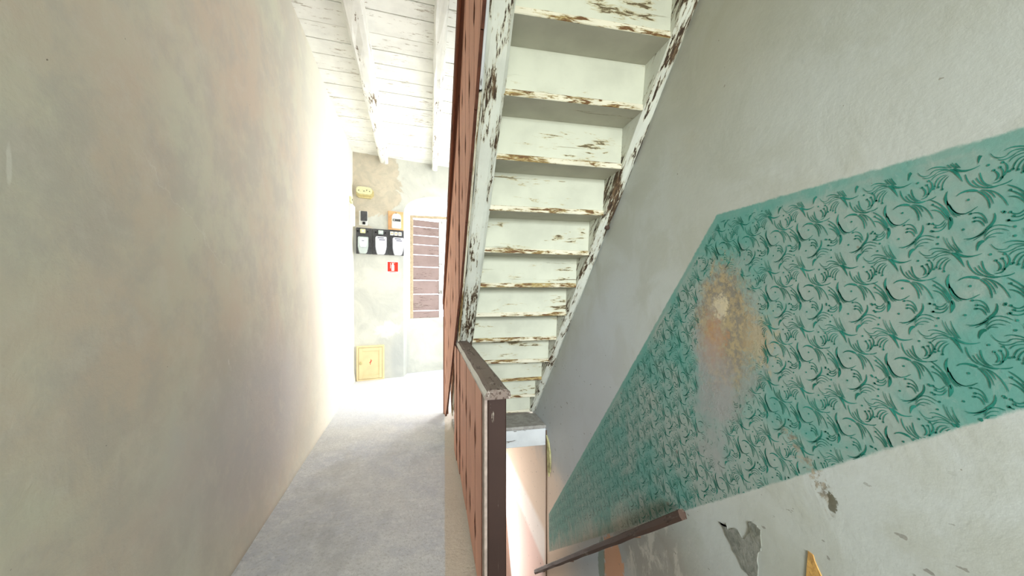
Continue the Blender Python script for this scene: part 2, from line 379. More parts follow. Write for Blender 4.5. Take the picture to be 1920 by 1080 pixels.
# far wall with the arched niche: local frame x = along, y = into the wall, z up, origin at the corridor corner
def arch(n=16):
    cx, hw, z0, rise = 1.335, .665, 2.40, .33       # segmental arch, local u
    return [(cx-hw*math.cos(math.pi*i/n), z0+rise*math.sin(math.pi*i/n)**.8) for i in range(n+1)]
AR = arch(); u0, u1 = AR[0][0], AR[-1][0]
def uw(u, v, z): p = AC+U*u-NF*v; return (p.x, p.y, z)
bm = bmesh.new()
NJ = 1
def quad(a, b, c, d): bm.faces.new([bm.verts.new(q) for q in (a, b, c, d)])
quad(uw(-.15, 0, 0), uw(u0, 0, 0), uw(u0, 0, H+.15), uw(-.15, 0, H+.15))
quad(uw(u1, 0, 0), uw(2.28, 0, 0), uw(2.28, 0, H+.15), uw(u1, 0, H+.15))
quad(uw(3.25, 0, 0), uw(3.6, 0, 0), uw(3.6, 0, H+.15), uw(3.25, 0, H+.15))
quad(uw(2.28, 0, 0), uw(3.25, 0, 0), uw(3.25, 0, .8), uw(2.28, 0, .8))  # sill of an unseen opening added for the far lobby fill
quad(uw(2.28, 0, 2.75), uw(3.25, 0, 2.75), uw(3.25, 0, H+.15), uw(2.28, 0, H+.15))
for (ua, za), (ub, zb) in zip(AR, AR[1:]): quad(uw(ua, 0, za), uw(ub, 0, zb), uw(ub, 0, H+.15), uw(ua, 0, H+.15))
# reveal back to the plane y = 5.97
def back(u, z):
    p = AC+U*u; x = p.x+.035 if u < 1.3 else p.x-.02
    return (x, max(5.97, p.y+.2 if u > 1.3 else 5.97), z)
yb = 5.97
def bk(u, z):
    p = AC+U*u; k = (u-u0)/(u1-u0); return (p.x+.035*(1-2*k), yb+.42*k, z)
quad(uw(u0, 0, 0), bk(u0, 0), bk(u0, AR[0][1]), uw(u0, 0, AR[0][1]))
quad(uw(u1, 0, 0), bk(u1, 0), bk(u1, AR[-1][1]), uw(u1, 0, AR[-1][1]))
for (ua, za), (ub, zb) in zip(AR, AR[1:]): quad(uw(ua, 0, za), uw(ub, 0, zb), bk(ub, zb), bk(ua, za))
# parapet under the window
quad(bk(u0, 0), bk(u1, 0), bk(u1, .845), bk(u0, .845))
a, b = Vector(bk(u0, .845)), Vector(bk(u1, .845)); off = Vector((0, .12, 0))
quad(tuple(a), tuple(b), tuple(b+off), tuple(a+off))
bmesh.ops.remove_doubles(bm, verts=bm.verts, dist=.0005)
wf = link('wall_far', bm, M['far'], None, 'structure')

# ---------------------------------------------------------------- ceiling: planks across the corridor
ce = bpy.data.objects.new('ceiling', None); C.objects.link(ce); ce['kind'] = 'structure'; ce.location = (-1.034, 5.567, H); ce.rotation_euler = (0, 0, math.atan2(.2593, .9658)*.35)
rnd = random.Random(3)
v = 1.2; k = 0
while v > -9.0:
    wd = rnd.uniform(.15, .26)
    bm = bmesh.new(); box(bm, -.35 if v < .6 else -.35, 1.155 if v < -1.6 else 5.2, -wd+.004, -.003, 0, .028, .003)
    for q in bm.verts: q.co.z += noise.noise(Vector((q.co.x*1.5, v*3, 2)))*.004
    o = link('plank', bm, M['ceil'], ce); o.location = (0, v, rnd.uniform(-.003, .003)); v -= wd
bm = bmesh.new(); box(bm, -.35, 3.5, -.62, 1.3, .06, .08)
bm2 = bmesh.new(); box(bm2, -.35, 1.155, -9.1, 1.3, .045, .07); link('subfloor', bm2, M['terra_dark'], ce)
bm.free()
def ceiling_beam(p0, p1, w_, h_, label, taper, seed):
    p0 = Vector(p0); p1 = Vector(p1); d = p1-p0
    o = link('ceiling_beam', rough_beam(d.length, w_, h_, .018, .010, 40, taper, seed), M['white_x'])
    o.location = p0; o.rotation_euler = (0, 0, math.atan2(d.y, d.x)); o['label'] = label; o['category'] = 'beam'; o['group'] = 'white painted ceiling beams'
    return o
ceiling_beam((-.195, -3.4, H+.002), (-.655, 5.70, H+.002), .165, .15, 'white peeling ceiling beam nearer the left plaster wall', .32, 1)
ceiling_beam((.098, -3.4, H+.002), (.062, 5.89, H+.002), .13, .155, 'white peeling ceiling beam beside the terracotta balustrade', .4, 7)

# ---------------------------------------------------------------- fascia of the landing, cable, crust, wall rail, patches
bm = bmesh.new(); box(bm, .2, XR, 3.262, 3.28, -.165, -.012, .004)
tr = link('trim_1', bm, M['trimwhite'], None, 'structure')
bm = bmesh.new(); box(bm, 0, .83, 0, .36, 0, .03, .006)
ns = link('landing_nosing', bm, M['stone'], floor); ns.location = (.2, 3.25, -.008)
bm = bmesh.new(); p = None
zs = [-.02, -.2, -.45, -.8, -1.1, -1.5, -2.0]
for i, (a, b) in enumerate(zip(zs, zs[1:])): cyl(bm, (XR-.004, 3.235+.006*(i % 2), a), (XR-.004, 3.235+.006*((i+1) % 2), b), .005, None, 6)
o = link('wall_cable', bm, M['cable']); o['label'] = 'thin brown cable running down the wall below the landing edge'; o['category'] = 'cable'
bm = bmesh.new()
prism(bm, [(3.20, -.10), (3.225, -.06), (3.16, -.10), (3.12, -.17), (3.11, -.26), (3.12, -.35), (3.145, -.34), (3.15, -.40), (3.185, -.36), (3.195, -.24)], XR-.012, XR+.01, 'x')
link('plaster_crust', bm, M['olive'], wr)
def patch(name, pts, mat, th=.003, cut=2):
    bm = bmesh.new(); P = []
    n = len(pts)
    for i in range(n):
        a = Vector(pts[i]); b = Vector(pts[(i+1) % n])
        for j in range(3):
            q = a.lerp(b, j/3); r = .006 if j else 0
            P.append((q.x+random.uniform(-r, r), q.y+random.uniform(-r, r)))
    prism(bm, P, XR-th, XR+.01, 'x'); return link(name, bm, mat, wr)
patch('bare_patch', [(1.166, .376), (1.146, .372), (1.137, .388), (1.127, .372), (1.093, .396), (1.07, .385), (1.053, .391), (1.040, .42), (1.040, .452), (1.022, .457), (.993, .452), (.990, .40), (1.002, .375), (1.004, .30), (1.03, .272), (1.062, .278), (1.088, .306), (1.12, .335)], M['render'])
patch('bare_patch', [(.84, .485), (.826, .486), (.80, .44), (.76, .41), (.70, .37), (.72, .30), (.86, .30)], M['ochre'])

wrail = empty('wall_handrail', 'dark weathered wooden handrail fixed to the right wall above the lower stairs', 'handrail', (.985, 1.315, .325))
L = Vector((0, 2.13, -1.77)); Lr = L.length
bm = bmesh.new(); pr = [(-.016, -.026), (.012, -.03), (.018, -.01), (.016, .018), (.006, .026), (-.012, .024), (-.02, .004)]
rings = []
for i in range(25):
    x = Lr*i/24; r = []
    for j, (a, b) in enumerate(pr): r.append(bm.verts.new((x, a*.85+noise.noise(Vector((x*5, j, 1)))*.004, b*.72+noise.noise(Vector((x*5, j, 6)))*.004)))
    rings.append(r)
for a, b in zip(rings, rings[1:]):
    for j in range(7):
        f = bm.faces.new((a[j], a[(j+1) % 7], b[(j+1) % 7], b[j]))
        if j in (4, ): f.material_index = 1
bm.faces.new(rings[0]); bm.faces.new(rings[-1][::-1])
o = link('rail', bm, [M['brown_wood'], M['wallrail_top']], wrail)
o.rotation_euler = L.to_track_quat('X', 'Z').to_euler()
for k in (.18, .6, .93):
    bm = bmesh.new(); q = L*k; cyl(bm, (q.x, q.y, q.z-.01), (.045+.01, q.y, q.z-.02), .009, None, 8); link('bracket', bm, M['cable'], wrail)

# ---------------------------------------------------------------- stencilled motifs painted on the teal field
ST = [[0.3,0.7,1.1,15.0,37.0,9.0,19.0,0.0,5.0],[0.3,0.7,1.1,10.0,34.0,5.0,19.0,-7.0,2.0],[0.3,0.7,1.1,1.0,20.0,-4.0,9.0,-10.0,2.0],[0.4,1.0,1.4,2.0,36.0,-3.0,19.0,-13.0,1.0],[3.0,2.2,0.5,-3.0,3.0,-20.0,-7.0,-40.0,-3.0],[2.7,3.3,0.7,3.0,3.0,-7.0,-7.0,-16.0,-27.0],[0.4,1.2,0.8,37.0,12.0,24.0,15.0,4.0,7.0],[0.4,0.8,0.8,54.0,13.0,45.0,2.0,33.0,2.0],[0.8,0.8,0.8,33.0,2.0,23.0,9.0,4.0,4.0],[0.5,1.0,0.8,45.0,-1.0,34.0,-4.0,22.0,3.0],[0.8,0.8,0.7,22.0,3.0,13.0,5.0,3.0,1.0],[0.7,0.8,0.7,31.0,-11.0,22.0,-2.0,5.0,0.0],[1.1,1.0,0.7,26.0,-25.0,20.0,-10.0,8.0,-6.0],[1.1,1.0,0.7,21.0,-28.0,16.0,-15.0,6.0,-7.0],[1.1,1.0,0.7,14.0,-34.0,12.0,-20.0,4.0,-10.0],[0,26.0,-25.0],[0,20.0,-28.0],[0,14.0,-34.0],[0,24.0,24.0],[1.4,1.1,0.8,-20.0,-14.0,-27.0,-35.0,-41.0,-46.0],[1.1,1.0,0.7,-30.0,-28.0,-36.0,-39.0,-46.0,-47.0],[1.1,1.0,0.7,-35.0,-25.0,-41.0,-37.0,-51.0,-47.0],[1.6,1.2,1.0,-40.0,-17.0,-45.0,-37.0,-56.0,-46.0],[1.1,2.2,1.2,-42.0,-46.0,-55.0,-49.0,-65.0,-48.0],[1.2,1.2,0.7,-65.0,-48.0,-75.0,-46.0,-81.0,-42.0],[0.7,2.2,3.5,-7.0,-54.0,-20.0,-47.0,-37.0,-51.0],[1.6,1.6,1.4,-37.0,-52.0,-49.0,-67.0,-53.0,-88.0],[0.8,1.0,0.7,-40.0,-51.0,-51.0,-62.0,-58.0,-81.0],[0.7,1.1,1.0,-42.0,-50.0,-53.0,-57.0,-60.0,-70.0],[0.7,1.1,1.1,-48.0,-52.0,-64.0,-64.0,-76.0,-88.0],[1.0,1.9,1.1,-58.0,-18.0,-64.0,-29.0,-60.0,-38.0],[0.8,1.2,1.2,-66.0,-15.0,-70.0,-25.0,-68.0,-35.0],[0.7,1.6,1.2,-70.0,-7.0,-75.0,-20.0,-68.0,-36.0],[1.2,1.1,0.7,-68.0,-36.0,-64.0,-41.0,-57.0,-42.0],[0,-58.0,-18.0],[0,-66.0,-15.0],[0,-69.0,-7.0],[0,-68.0,-35.0],[0,-51.0,-6.0],[0,-77.0,-26.0],[0,-24.0,-65.0],[0,-70.0,-98.0],[0,-76.0,-115.0],[0,-17.0,-122.0],[0,36.0,-101.0],[0.7,3.0,2.7,6.0,-40.0,9.0,-55.0,5.0,-69.0],[1.9,1.1,0.7,7.0,-59.0,2.0,-81.0,-8.0,-96.0],[1.4,1.1,0.8,6.0,-63.0,-3.0,-85.0,-13.0,-94.0],[1.4,1.1,0.8,4.0,-66.0,-5.0,-85.0,-19.0,-91.0],[1.6,1.2,1.0,3.0,-68.0,-13.0,-91.0,-37.0,-81.0],[1.0,1.1,1.2,33.0,-51.0,15.0,-67.0,2.0,-91.0],[1.1,1.1,1.1,29.0,-63.0,15.0,-76.0,4.0,-98.0],[1.0,1.1,1.0,31.0,-73.0,17.0,-80.0,7.0,-99.0],[0.7,1.1,1.1,17.0,-70.0,8.0,-83.0,1.0,-102.0],[2.7,4.6,0.8,2.0,-93.0,1.0,-106.0,4.0,-119.0],[0.7,1.2,1.0,10.0,-98.0,19.0,-107.0,29.0,-102.0],[0.7,1.2,1.0,9.0,-102.0,15.0,-111.0,25.0,-111.0],[0.7,1.2,1.1,7.0,-105.0,16.0,-118.0,31.0,-117.0],[0,29.0,-102.0],[0,25.0,-110.0],[0,31.0,-117.0],[0,29.0,-62.0],[1.1,2.4,3.3,-59.0,-98.0,-58.0,-114.0,-47.0,-128.0],[2.2,1.2,0.5,-48.0,-127.0,-35.0,-139.0,-18.0,-141.0],[0.8,1.0,1.0,-27.0,-93.0,-42.0,-96.0,-50.0,-116.0],[1.0,1.1,1.1,-33.0,-102.0,-42.0,-104.0,-48.0,-116.0],[1.1,1.2,1.1,-31.0,-109.0,-40.0,-110.0,-46.0,-121.0],[0,-27.0,-93.0],[0,-33.0,-102.0],[0,-32.0,-109.0],[0.5,0.8,1.0,-22.0,-144.0,-36.0,-139.0,-47.0,-130.0],[0.5,0.8,0.8,-31.0,-146.0,-40.0,-139.0,-47.0,-133.0],[0.8,1.0,0.8,-45.0,-140.0,-58.0,-122.0,-80.0,-128.0],[0.7,0.8,0.7,-45.0,-144.0,-58.0,-129.0,-77.0,-134.0],[0.7,0.8,0.7,-46.0,-147.0,-57.0,-137.0,-70.0,-138.0],[0.7,0.8,0.7,-47.0,-149.0,-52.0,-143.0,-61.0,-143.0],[3.5,3.8,0.7,-46.0,-149.0,-39.0,-153.0,-36.0,-167.0],[0,-84.0,-128.0]]
def inside(y, z, m=.0):
    return 1.5-z > .03+m and (2.83-1.125*y-z)*.664 > .028+m and (z-(1.345-.765*y))*.79 > .002 and y < 3.165
def m_ink():
    t = NT('stencil_paint'); n = t.noise(24, 6, .7, t.vec((1, 1, 1))); o = t.sep(); y, z = o[1], o[2]
    n4 = t.noise(14, 6, .7, None, .8)
    col = t.mix(t.ss(n, .35, .65), s2l((20, 96, 80)), s2l((44, 128, 112)))
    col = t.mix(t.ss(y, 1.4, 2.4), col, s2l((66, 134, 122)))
    t.done(col, .7)
    worn = t.mul(t.ss(n, .66, .76), .7)
    a = t.ss(t.ell(y, z, 1.14, 1.05, .155, .28, n4, 1.5), 1.1, .9)
    b = t.ss(t.ell(y, z, 1.21, .82, .10, .25, t.noise(9, 8, .75), 3.2), 1.2, .6)
    u = t.math('ABSOLUTE', t.add(t.add(z, t.mul(y, -1.13)), .228))
    c = t.mul(t.ss(t.add(u, t.mul(t.add(n4, -.5), .22)), .04, .015), t.mul(t.ss(y, .765, .785), t.ss(y, .94, .9)))
    d3 = t.mul(t.add(z, t.add(t.mul(y, .765), -1.345)), .79)
    low = t.mul(t.ss(t.add(d3, t.mul(n4, .3)), .42, .2), t.ss(y, 1.5, 2.0))
    m = t.math('MAXIMUM', t.math('MAXIMUM', worn, a), t.math('MAXIMUM', b, t.math('MAXIMUM', c, t.mul(low, .8))))
    m = t.math('MAXIMUM', m, t.mul(t.ss(y, 1.2, 2.2), .35))
    tr_ = t.n.new('ShaderNodeBsdfTransparent'); mx = t.n.new('ShaderNodeMixShader')
    t.l.new(m, mx.inputs[0]); t.l.new(t.b.outputs[0], mx.inputs[1]); t.l.new(tr_.outputs[0], mx.inputs[2])
    t.l.new(mx.outputs[0], t.n['Material Output'].inputs[0])
    return t.m
V = []; Fc = []
TY, TZ = .1055, .1705
def sample(c, n=7):
    P = [Vector((c[0], c[1])), Vector((c[2], c[3])), Vector((c[4], c[5]))]; ctl = P[1]*2-(P[0]+P[2])/2; out = []
    for i in range(n):
        s = i/(n-1); out.append(P[0]*(1-s)**2+ctl*2*s*(1-s)+P[2]*s*s)
    return out
PRE = []
for s in ST:
    if s[0] == 0: PRE.append(('d', Vector((s[1], s[2])), None))
    else:
        pts = sample(s[3:]); w3 = s[:3]; ws = []
        for i in range(7):
            k = i/6; ws.append((w3[0]*(1-2*k)+w3[1]*2*k if k < .5 else w3[1]*(2-2*k)+w3[2]*(2*k-1))*.5)
        ws = [q*1.5+.15 for q in ws]; ws[0] *= .5; ws[-1] *= .5
        PRE.append(('s', pts, ws))
ri = random.Random(11)
for i in range(-9, 27):
    for j in range(-16, 4):
        y0 = .546+i*TY; z0 = 1.452+j*TZ-.002*i
        if z0 > 1.75 or z0 < 1.1-.9*y0-.35 or z0 > 3.1-1.1*y0: continue
        jy, jz = ri.uniform(-.002, .002), ri.uniform(-.002, .002); fr = .0018 if y0 < 1.7 else .003
        for typ, a, b in PRE:
            if typ == 'd':
                y, z = y0+jy+a.x/1000, z0+jz+a.y/1000
                if not inside(y, z): continue
                n0 = len(V); r = .0024 if y0 < 1.7 else .003
                for q in range(6): V.append((XR-.0006, y+r*math.cos(q*1.047), z+r*math.sin(q*1.047)))
                Fc.append(tuple(range(n0, n0+6)))
            else:
                nn = 7; prev = None
                for q in range(nn):
                    p = a[q]; d = (a[min(q+1, 6)]-a[max(q-1, 0)]); d.normalize(); nrm = Vector((-d.y, d.x)); hw = max(b[q], .35)
                    y, z = y0+jy+p.x/1000, z0+jz+p.y/1000
                    if not inside(y, z): prev = None; continue
                    n0 = len(V)
                    V.append((XR-.0006, y+nrm.x*hw/1000, z+nrm.y*hw/1000)); V.append((XR-.0006, y-nrm.x*hw/1000, z-nrm.y*hw/1000))
                    if prev is not None: Fc.append((prev, prev+1, n0+1, n0))
                    prev = n0
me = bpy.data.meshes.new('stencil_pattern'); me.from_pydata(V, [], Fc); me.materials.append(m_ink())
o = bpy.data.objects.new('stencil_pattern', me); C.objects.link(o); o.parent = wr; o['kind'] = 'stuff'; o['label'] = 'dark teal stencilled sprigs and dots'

# ---------------------------------------------------------------- the wooden stair
T0, Tn = -5, 12
st = empty('wooden_staircase', 'steep white peeling wooden staircase seen from beneath, against the right wall', 'staircase', (.31, 3.65, 0))
SX, SY = .31, 3.65
def child(name, bm, mats, parent=st, smooth=False):
    o = link(name, bm, mats, parent, None, smooth); return o
def place(o, x, y, z): o.location = Vector((x, y, z))-Vector(o.parent.location); return o
r_, t_ = .2021, .2045
rs = random.Random(5)
for i in range(T0, Tn):
    y = 1.371+t_*i; z = 2.262-r_*i
    bm = bmesh.new(); box(bm, -.03, .70, 0, .27, 0, .03, .003)
    for f in bm.faces:
        c = f.calc_center_median()
        if c.y < .006: f.material_index = 1
    for q in bm.verts:
        if q.co.y < .02 and q.co.z < .02: q.co.z += noise.noise(Vector((q.co.x*7, i, 1)))*.003
    o = child('tread', bm, [M['white_grey'], M['edge']]); place(o, .31, y-.006+rs.uniform(-.003, .003), z); o.rotation_euler = (0, rs.uniform(-.006, .006), 0)
    # riser below this tread, leaning a little, reaching down to the next tread
    if i < Tn-1:
        bm = bmesh.new(); box(bm, -.03, .70, -.009, .009, -.176, .004, .002)
        o = child('riser', bm, M['white_board']); place(o, .31, y+t_-.012, z+0); o.rotation_euler = (R(7), 0, 0)
        if y+t_ > 3.6: o.rotation_euler = (0, 0, 0)
# stringers: hewn beams along the slope; local X runs down the slope (towards +Y)
ang = math.atan2(-.988, 1)
def stringer(name, xc, y0, y1, wx, dep, mat, seed, drop=.02, amp=.006):
    Ls = (y1-y0)/math.cos(ang)
    bm = rough_beam(Ls, wx, dep, .012, amp, 60, 0, seed)
    o = child(name, bm, mat)
    # local X -> slope direction, local Y -> world -X.. width, local Z -> normal up
    d = Vector((0, math.cos(ang), math.sin(ang))); n = Vector((0, -math.sin(ang), math.cos(ang))); s = n.cross(d)
    Mx = Matrix((d, s, n)).transposed()
    o.rotation_euler = Mx.to_euler(); top = Vector((xc, y0, zt(y0)-drop))+n*dep
    o.location = top-Vector(st.location); return o
stringer('stringer', .262, .2, 2.86, .096, .26, M['white_worn'], 2, .016)
stringer('stringer', .262, 2.86, 3.55, .092, .24, M['white_worn'], 4, .016, .004)
stringer('stringer', 1.000, .2, 3.6, .062, .27, M['white_worn'], 9, .018)
# fascia boards on the corridor side, in two lengths
stringer('fascia_board', .2055, .2, 1.56, .016, .27, M['trimwhite'], 12, .010, .002)
stringer('fascia_board', .2055, 1.57, 3.6, .015, .27, M['edge'], 14, .010, .003)
# wooden knot / peg on the wall stringer
bm = bmesh.new(); bmesh.ops.create_icosphere(bm, subdivisions=2, radius=.016)
for q in bm.verts: q.co *= 1+noise.noise(q.co*90)*.35
o = child('wood_knot', bm, M['brown_wood'], smooth=True); place(o, 1.012, 2.02, 1.60)

# ---------------------------------------------------------------- balustrades of flat sawn boards with lens cut-outs
def lens(z, centers, half, wid, gap):
    w_ = gap
    for c, h in centers:
        k = (z-c)/h
        if abs(k) < 1: w_ = max(w_, gap+(wid)*(math.cos(k*math.pi/2)**1.4)*(1.15 if k < 0 else .9))
    return w_
def board(w_, zb0, zb1, zt0, zt1, holes, th=.014):
    """flat board: bottom runs zb0..zb1, top zt0..zt1 across its width (local y 0..w); half-lens notches both sides"""
    bm = bmesh.new(); gap = .004
    def side(yc, sgn, za, zb, cs):
        z = za; out = []
        zsamp = {za, zb}
        for c, h in cs:
            for k in (-1, -.7, -.4, -.1, .2, .5, .8, 1): zsamp.add(min(max(c+h*k, za), zb))
        for z in sorted(zsamp): out.append((yc+sgn*lens(z, cs, .06, .026, gap), z))
        return out
    hl, hr = holes
    Ls = side(0, 1, zb0, zt0, hl); Rs = side(w_, -1, zb1, zt1, hr)
    # lens strips keep the polygon simple
    poly = Ls+Rs[::-1]
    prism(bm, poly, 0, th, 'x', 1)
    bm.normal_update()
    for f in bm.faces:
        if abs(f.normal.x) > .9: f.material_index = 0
    return bm
BW = .208
# --- landing balustrade (guards the stairwell beside the corridor)
lb = empty('landing_balustrade', 'terracotta board balustrade with worn handrail and dark newel guarding the stairwell', 'balustrade', (.2, 1.37, 0))
RH = .828
y = 1.345+.07
first = True
n_l = 0
while y < 3.72:
    top = min(RH, zt(y+BW)+.02 if y > 2.85 else RH)
    if y > 2.82: break
    hs = [(.60, .07), (.20, .07)]
    bm = board(BW, .03, .03, RH, RH, (hs if not first else [], hs))
    o = link('baluster_board', bm, [M['terra'], M['shaded_edge']], lb); o.location = Vector((xb(y), y, 0))-lb.location; o.rotation_euler = (0, 0, R(rs.uniform(-.6, .6)))
    y += BW; first = False; n_l += 1
y_end = y
bm = bmesh.new(); box(bm, 0, .068, 0, .068, -.35, RH, .004)
o = link('newel_post', bm, M['dark_post'], lb); o.location = Vector((.205, 1.345, 0))-lb.location
bm = bmesh.new(); box(bm, 0, .012, 0, .055, -.35, RH, .002)
o = link('post_batten', bm, M['batten'], lb); o.location = Vector((.192, 1.352, 0))-lb.location
bm = bmesh.new()
prof = [(-.044, 0), (-.046, .014), (-.036, .030), (-.022, .036), (.030, .036), (.046, .026), (.05, .010), (.046, 0)]
rings = []
for i in range(31):
    yy = 1.315+(2.90-1.315)*i/30; r = []
    for j, (a, b) in enumerate(prof): r.append(bm.verts.new((a+noise.noise(Vector((yy*6, j*.6, 3)))*.003, yy-1.37, b+noise.noise(Vector((yy*6, j*.6, 7)))*.003)))
    rings.append(r)
for a, b in zip(rings, rings[1:]):
    for j in range(8):
        f = bm.faces.new((a[j], a[(j+1) % 8], b[(j+1) % 8], b[j])); f.material_index = 1 if j in (0, 1) else 0
bm.faces.new(rings[0]); bm.faces.new(rings[-1][::-1])
o = link('handrail', bm, [M['rail_top'], M['rail_side']], lb, None, False); o.location = (.034, 0, RH)
bm = bmesh.new(); box(bm, 0, .022, 0, 1.5, 0, .05, .002)
o = link('bottom_rail', bm, M['terra_dark'], lb); o.location = Vector((.208, 1.4, .02))-lb.location
# --- stair balustrade (follows the flight up)
sb = empty('stair_balustrade', 'tall terracotta board balustrade rising with the stair flight beside the corridor', 'balustrade', (.15, 3.87, 0))
def ztop(y): return zt(y)+1.34
y = y_end; kk = 0
ys = []
while y < 3.82: ys.append(y); y += BW
y = y_end-BW
while y > .5: ys.append(y); y -= BW
for y in ys:
    b0 = max(zt(y)-.005, 0.02); b1 = max(zt(y+BW)-.005, .02)
    if y < y_end-.01: pass
    def hz(yy): b = max(zt(yy), .0) if zt(yy) > .4 else max(zt(yy), 0); return [(zt(yy)+.42, .07), (zt(yy)+.98, .07)] if zt(yy) > -.2 else [(.35, .06), (zt(yy)+.98, .06)]
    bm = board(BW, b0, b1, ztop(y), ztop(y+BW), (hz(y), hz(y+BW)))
    o = link('baluster_board', bm, [M['terra'], M['shaded_edge']], sb); o.location = Vector((xb(y)-.004, y, 0))-sb.location; o.rotation_euler = (0, 0, R(1.83) if y > 2.3 else 0)
bm = bmesh.new(); box(bm, 0, .05, 0, .06, 0, 1.2, .004)
o = link('newel_post', bm, M['terra_dark'], sb); o.location = Vector((xb(3.84)-.012, 3.83, 0))-sb.location
def slope_bar(name, x0, x1, ya, yb_, off, wx, hz_, mat, seed):
    a = Vector((x0, ya, ztop(ya)+off)); b = Vector((x1, yb_, ztop(yb_)+off)); d = (b-a); Ld = d.length; d.normalize()
    bm = bmesh.new(); box(bm, 0, Ld, -wx/2, wx/2, -hz_/2, hz_/2, .006, 2)
    o = link(name, bm, mat, sb); s = Vector((1, 0, 0)); n = d.cross(s).normalized(); s = n.cross(d)
    if n.z < 0: n = -n; s = n.cross(d)
    o.rotation_euler = Matrix((d, s, n)).transposed().to_euler(); o.location = a-sb.location
slope_bar('handrail', xb(3.88)+.012, xb(.6)+.012, 3.9, .6, .02, .06, .055, M['terra_dark'], 1)
slope_bar('rail_moulding', xb(3.88)-.008, xb(.6)-.008, 3.88, .6, -.055, .016, .04, M['terra_dark'], 2)

# ---------------------------------------------------------------- lower flight going down beneath
bm = bmesh.new(); prof = [(.45, -.15)]
yy, zz = .45, 0.
pts = [(.45, 0)]
for i in range(13):
    zz -= .19; pts.append((yy, zz)); yy += .243; pts.append((yy, zz))
pts += [(yy, -2.8), (.45, -2.8)]
bm = bmesh.new(); prism(bm, pts, .12, XR, 'x')
o = link('floor_lower_flight', bm, M['stone'], None, 'structure')

# ---------------------------------------------------------------- window in the arched niche
wn = bpy.data.objects.new('window_1', None); C.objects.link(wn); wn['kind'] = 'structure'; wn.location = (-.31, 5.985, .845)
bm = bmesh.new(); box(bm, 0, .04, 0, .05, 0, 1.60, .003); link('window_frame', bm, M['frame'], wn)
bm = bmesh.new(); box(bm, .04, 1.2, 0, .05, 1.565, 1.60, .003); link('window_frame', bm, M['frame'], wn)
sh = empty('window_shutter', 'brown slatted shutter leaf standing ajar in the bright arched window', 'shutter', (-.262, 6.0, .85), R(20))
zz = [.84, .96, 1.22, 1.44, 1.65, 1.84, 2.0, 2.145, 2.28, 2.39]
for a, b in zip(zz, zz[1:]):
    bm = bmesh.new(); box(bm, 0, .43, 0, .018, 0, (b-a)-.012, .003)
    o = link('shutter_board', bm, M['shutter'], sh); o.location = (0, 0, a-.85+.004); o.rotation_euler = (0, R(rs.uniform(-.5, .5)), 0)
for x in (.42, -.012):
    bm = bmesh.new(); box(bm, 0, .06 if x > 0 else .012, -.006, .024, 0, 1.55, .003); o = link('shutter_stile', bm, M['trimwhite'] if x > 0 else M['frame'], sh); o.location = (x, 0, 0)
bm = bmesh.new(); cyl(bm, (.36, -.02, .58), (.45, -.03, .61), .006, None, 8); link('hook', bm, M['white_plastic'], sh)

# ---------------------------------------------------------------- electric fittings on the far wall
def onwall(name, label, cat, u, z, group=None):
    p = AC+U*u+NF*.0; return empty(name, label, cat, (p.x, p.y, z), math.atan2(U.y, U.x), group)
def rb(par, name, mat, x0, x1, z0, z1, d0, d1, bev=.004, seg=2):
    """box proud of the wall: local x along wall, -y out of the wall"""
    bm = bmesh.new(); box(bm, x0, x1, -d1, -d0, z0, z1, bev, seg); return link(name, bm, mat, par)
def stad(par, name, mat, x0, x1, z0, z1, d0, d1, r, n=6, top_only=False, bot_only=False):
    pts = []
    for cx, cz, a0, rr in ((x1-r, z1-r, 0, r), (x0+r, z1-r, 90, r), (x0+r, z0+r, 180, r), (x1-r, z0+r, 270, r)):
        for k in range(n+1):
            a = R(a0+90*k/n); pts.append((cx+rr*math.cos(a), cz+rr*math.sin(a)))
    bm = bmesh.new(); prism(bm, pts, -d1, -d0, 'y'); return link(name, bm, mat, par)
def meter_cover(par, name, mat, cx, zt_, zb_, w_, d0, d1):
    """round-shouldered body tapering to a rounded bottom"""
    h = zt_-zb_; pts = [(cx-w_/2+.008, zt_), (cx+w_/2-.008, zt_), (cx+w_/2, zt_-.01), (cx+w_/2, zb_+h*.45), (cx+w_*.46, zb_+h*.28), (cx+w_*.36, zb_+h*.06), (cx+w_*.28, zb_), (cx-w_*.28, zb_), (cx-w_*.36, zb_+h*.06), (cx-w_*.46, zb_+h*.28), (cx-w_/2, zb_+h*.45), (cx-w_/2, zt_-.01)]
    bm = bmesh.new(); prism(bm, pts, -d1, -d0, 'y'); return link(name, bm, mat, par)
